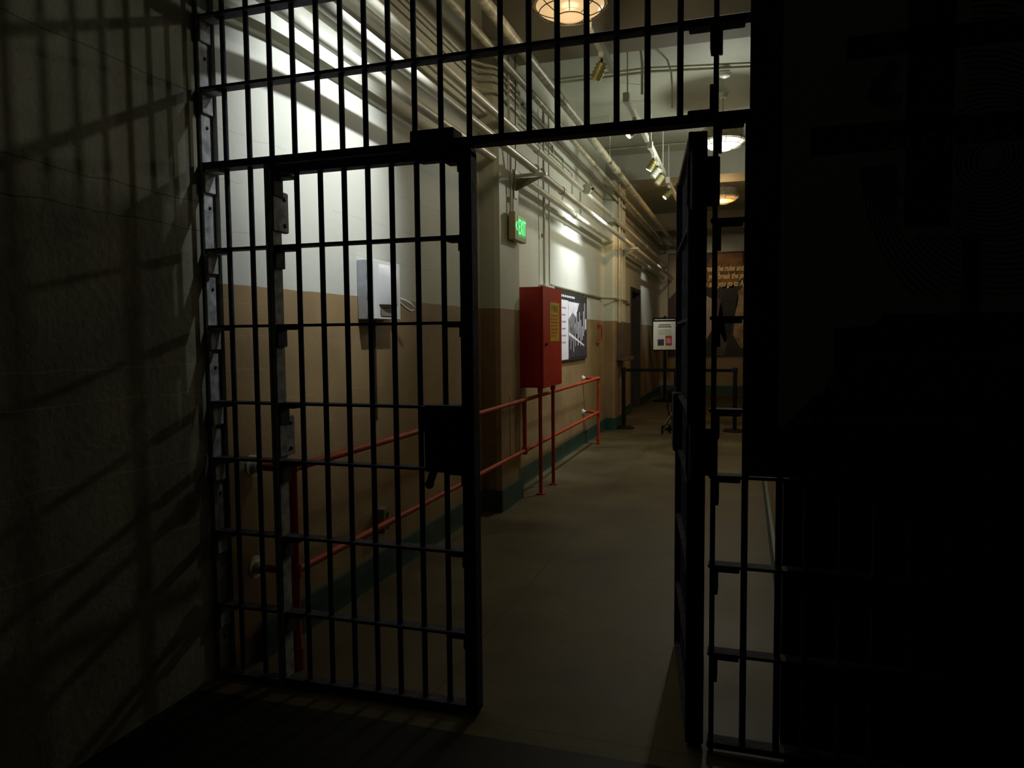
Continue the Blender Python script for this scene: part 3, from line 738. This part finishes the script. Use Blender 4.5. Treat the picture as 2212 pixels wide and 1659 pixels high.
mural('left_figure', [(-1.02, 2.55), (-.80, 2.42), (-.76, 2.0), (-.84, 1.6), (-.98, 1.35), (-1.02, 1.35)], 'mural_pale')
mural('middle_figure', [(-.70, 2.45), (-.62, 2.4), (-.55, 2.05), (-.60, 1.85), (-.74, 1.85), (-.76, 2.1)], 'mural_grey')
mural('dark_figure', [(-.55, 2.78), (-.20, 2.78), (-.18, 2.4), (-.36, 1.55), (-.50, 1.3), (-.70, 1.75), (-.62, 2.3)], 'mural_dark')
mural('right_figure', [(-.19, 2.6), (-.05, 2.75), (.10, 2.6), (.10, 1.3), (-.10, 1.15), (-.30, 1.5), (-.26, 2.0)], 'mural_skin')
mural('floor_area', [(-.76, 1.80), (-.52, 1.85), (-.44, 1.30), (-.52, .98), (-.80, .98)], 'mural_grey')
q = MB(); q.sph((-.67, ym, 3.06), .055, .9, .15, 1.1); q.build('face', 'mural_skin', mu, True)
q = MB(); q.sph((-.32, ym, 3.02), .05, .9, .15, 1.1); q.build('face', 'mural_grey', mu, True)
for i, (pre, post) in enumerate((('Break t', 'he rules and you go'), ('to prison, you ', 'break the prison'), ('rules and ', 'you go to Alcatraz'))):
    z = 3.135-.195*i; q = MB()
    for tx, al, x in ((pre, 'RIGHT', -.695), (post, 'LEFT', -.685)):
        t_ = text_mb(tx.strip() if al == 'LEFT' else tx, (0, 0, 0), .205, Matrix.Identity(3), .002, al, shear=.3, bold=.006)
        bmesh.ops.transform(t_.bm, matrix=Matrix.Translation(Vector((x, ym-.006, z))) @ FACE_CAM.to_4x4() @ Matrix.Diagonal((.62, 1, 1, 1)), verts=t_.bm.verts)
        bmesh.ops.delete(t_.bm, geom=[v for v in t_.bm.verts if v.co.x > .18], context='VERTS')
        q.add(t_.bm)
    q.build('quotation_line', 'mural_text', mu)

# folded stroller by the middle stanchion
so = thing('folded_stroller', (-.95, 11.3, 0), 'black folded stroller with bare metal tubes, parked behind the open door leaf', 'stroller')
q = MB().sph((-.93, 11.3, .62), .20, 1.0, .8, .62, 20, 12); q.build('canopy', 'black_gloss', so, True)
q = MB().tube([(-1.10, 11.30, .60), (-1.12, 11.28, .42), (-1.08, 11.26, .25), (-1.18, 11.25, .10)], .012)
q.tube([(-.80, 11.30, .60), (-.84, 11.28, .30), (-.80, 11.25, .08)], .012); q.tube([(-1.08, 11.27, .30), (-.82, 11.27, .34)], .010)
q.build('frame', 'black', so, True)
q = MB().tube([(-1.16, 11.24, .14), (-1.08, 11.22, .27), (-1.02, 11.22, .36)], .011); q.tube([(-.98, 11.24, .36), (-.93, 11.24, .26)], .010)
q.build('metal_tube', 'chrome', so, True)
MB().box(-1.06, -.82, 11.24, 11.36, .06, .50, bev=.05).build('seat_fabric', 'black_gloss', so)
for x, y in ((-1.19, 11.24), (-.80, 11.24), (-1.10, 11.42)):
    q = MB(); q.tube([(x, y+.062*math.cos(a), .074+.062*math.sin(a)) for a in [2*math.pi*k/16 for k in range(16)]], .012, 8, True); q.cyl((x-.014, y, .074), (x+.014, y, .074), .03)
    q.build('wheel', 'black', so, True)

# ------------------------------------------------------------------ caged ceiling lamps
def cage_lamp(loc, lens, label):
    x, y, z = loc
    t = thing('cage_lamp', (x, y, z), label, 'ceiling lamp', 'round caged ceiling lamps')
    MB().lathe((x, y, z), [(.235, .085), (.262, .095), (.262, .125), (.245, .150), (.240, .225), (.225, .240), (.08, .250), (.05, .30), (0, .30)], 48).build('housing', 'drum', t, True)
    MB().lathe((x, y, z), [(0, .012), (.09, .016), (.165, .032), (.215, .058), (.240, .090), (.235, .10), (0, .10)], 48).build('lens', lens, t, True)
    MB().cyl((x, y, z+.29), (x, y, ZC), .011, seg=10).build('stem', 'track', t, True)
    MB().lathe((x, y, ZC), [(0, -.05), (.04, -.045), (.065, 0), (0, 0)], 24).build('ceiling_canopy', 'track', t, True)
    q = MB()
    for r, zz in ((.262, .085), (.215, .040), (.10, .002)):
        q.tube([(x+r*math.cos(a), y+r*math.sin(a), z+zz) for a in [2*math.pi*k/36 for k in range(36)]], .0038, 6, True)
    for k in range(8):
        a = 2*math.pi*k/8+.2; c_, s_ = math.cos(a), math.sin(a)
        q.tube([(x+r*c_, y+r*s_, z+zz) for r, zz in ((.262, .125), (.264, .085), (.245, .058), (.215, .040), (.16, .018), (.10, .002))], .0034, 6)
    q.build('wire_cage', 'wire', t, True)
cage_lamp(LAMPS[0], 'lens_warm', 'nearest round caged ceiling lamp, warm and cut off by the top of the frame')
cage_lamp(LAMPS[1], 'lens_white', 'bright white round caged ceiling lamp, right of the open door leaf')
cage_lamp(LAMPS[2], 'lens_orange', 'farthest round caged ceiling lamp, glowing orange')

# ------------------------------------------------------------------ track lighting
XT, ZT = -1.117, 3.80
def track(y0, y1, rods, label):
    t = thing('lighting_track', (XT, y0, ZT), label, 'light track', 'lighting track sections hung under the ceiling')
    MB().box(XT-.022, XT+.022, y0, y1, ZT-.045, ZT+.025, bev=.003).build('track_rail', 'track', t)
    MB().box(XT-.030, XT+.030, y0-.012, y0+.10, ZT-.055, ZT+.035, bev=.004).build('end_feed', 'track', t)
    for y in rods: MB().cyl((XT, y, ZT+.02), (XT, y, ZC), .007, seg=8).build('suspension_rod', 'track', t, True)
track(5.40, 6.42, (5.5, 6.3), 'nearest lighting track section, close to the warm caged lamp')
track(7.19, 8.78, (7.28, 8.6), 'second lighting track section from the gate')
track(9.02, 10.7, (9.15, 10.5), 'third lighting track section from the gate')
track(11.14, 12.9, (11.3, 12.7), 'fourth lighting track section from the gate')
track(13.3, 15.0, (13.4, 14.8), 'farthest lighting track section, beside the orange lamp')
track(2.95, 3.95, (3.1, 3.8), 'lighting track section above the gate, out of the top of the frame')
def spothead(y, tgt, glow, can, label, drop=.12, xo=-.02):
    t = thing('track_spotlight', (XT, y, ZT), label, 'spotlight', 'spotlight heads on the track')
    MB().box(XT-.020, XT+.020, y-.05, y+.05, ZT-.085, ZT-.040, bev=.004).build('adapter', 'track', t)
    c = Vector((XT+xo, y, ZT-.05-drop)); d_ = (Vector(tgt)-c).normalized()
    MB().tube([(XT, y, ZT-.08), (XT+xo*.4, y, ZT-.08-drop*.5), c], .010, 8).build('arm', 'black', t, True)
    MB().cyl(c-d_*.06, c+d_*.07, .037, .043, 20).build('can', can, t, True)
    q = MB()
    for k in (-.03, 0, .03): q.cyl(c+d_*k-d_*.004, c+d_*k+d_*.004, .047, seg=20)
    q.build('cooling_fin', can, t, True)
    MB().cyl(c+d_*.068, c+d_*.075, .037, seg=20).build('lamp_face', glow, t, True)
spothead(3.45, (-2.15, 3.40, 2.6), 'glow_cool', 'track', 'spotlight head above the gate aimed at the telephone wall', .10, .10)
spothead(5.95, (-2.15, 6.6, 2.0), 'track', 'gold', 'unlit brassy spotlight head on the nearest track')
spothead(7.80, (-2.15, 7.2, 2.6), 'glow_warm', 'gold', 'brassy spotlight head with a warm face, just below the door head')
spothead(9.40, (-2.15, 9.45, 2.05), 'glow_cool', 'gold', 'spotlight head with the brightest bluish face, aimed at the poster')
spothead(9.85, (-2.0, 9.6, 2.5), 'track', 'track', 'unlit cream spotlight head right behind the bluish one')
spothead(10.3, (-2.0, 10.0, 2.4), 'track', 'sign_case', 'unlit tan spotlight head at the end of the third track')
spothead(11.40, (-2.15, 11.0, 2.6), 'glow_warm', 'gold', 'brassy spotlight head hanging from the fourth track')
spothead(13.9, (-2.15, 13.7, 2.6), 'glow_warm', 'gold', 'farthest brassy spotlight head, beside the door leaf edge')
# hanging pipes from the ceiling near the second track
for pts, r, lb in (([(-1.03, 7.35, ZC), (-1.0, 7.35, 4.28), (-.985, 7.35, 4.15), (-.985, 7.35, 3.85)], .013, 'cream hanger pipe dropping beside the second track'),
                   ([(-.80, 7.9, ZC), (-.76, 7.9, 4.22), (-.75, 7.9, 4.08), (-.75, 7.9, 3.85)], .010, 'thinner bent hanger pipe right of the cream hanger pipe')):
    tag(MB().tube(pts, r, 8).build('hanger_pipe', 'conduit', None, True), lb, 'pipe')
# smoke detector
sd = thing('smoke_detector', (-.24, 8.38, ZC), 'small white smoke detector on the ceiling above the white caged lamp', 'smoke detector')
MB().lathe((-.24, 8.38, ZC), [(0, -.09), (.03, -.088), (.055, -.075), (.065, -.05), (.065, -.04), (0, -.04)], 28).build('sensor', 'white_plastic', sd, True)
MB().box(-.29, -.19, 8.33, 8.43, ZC-.045, ZC, bev=.004).build('mounting_box', 'pipe', sd)
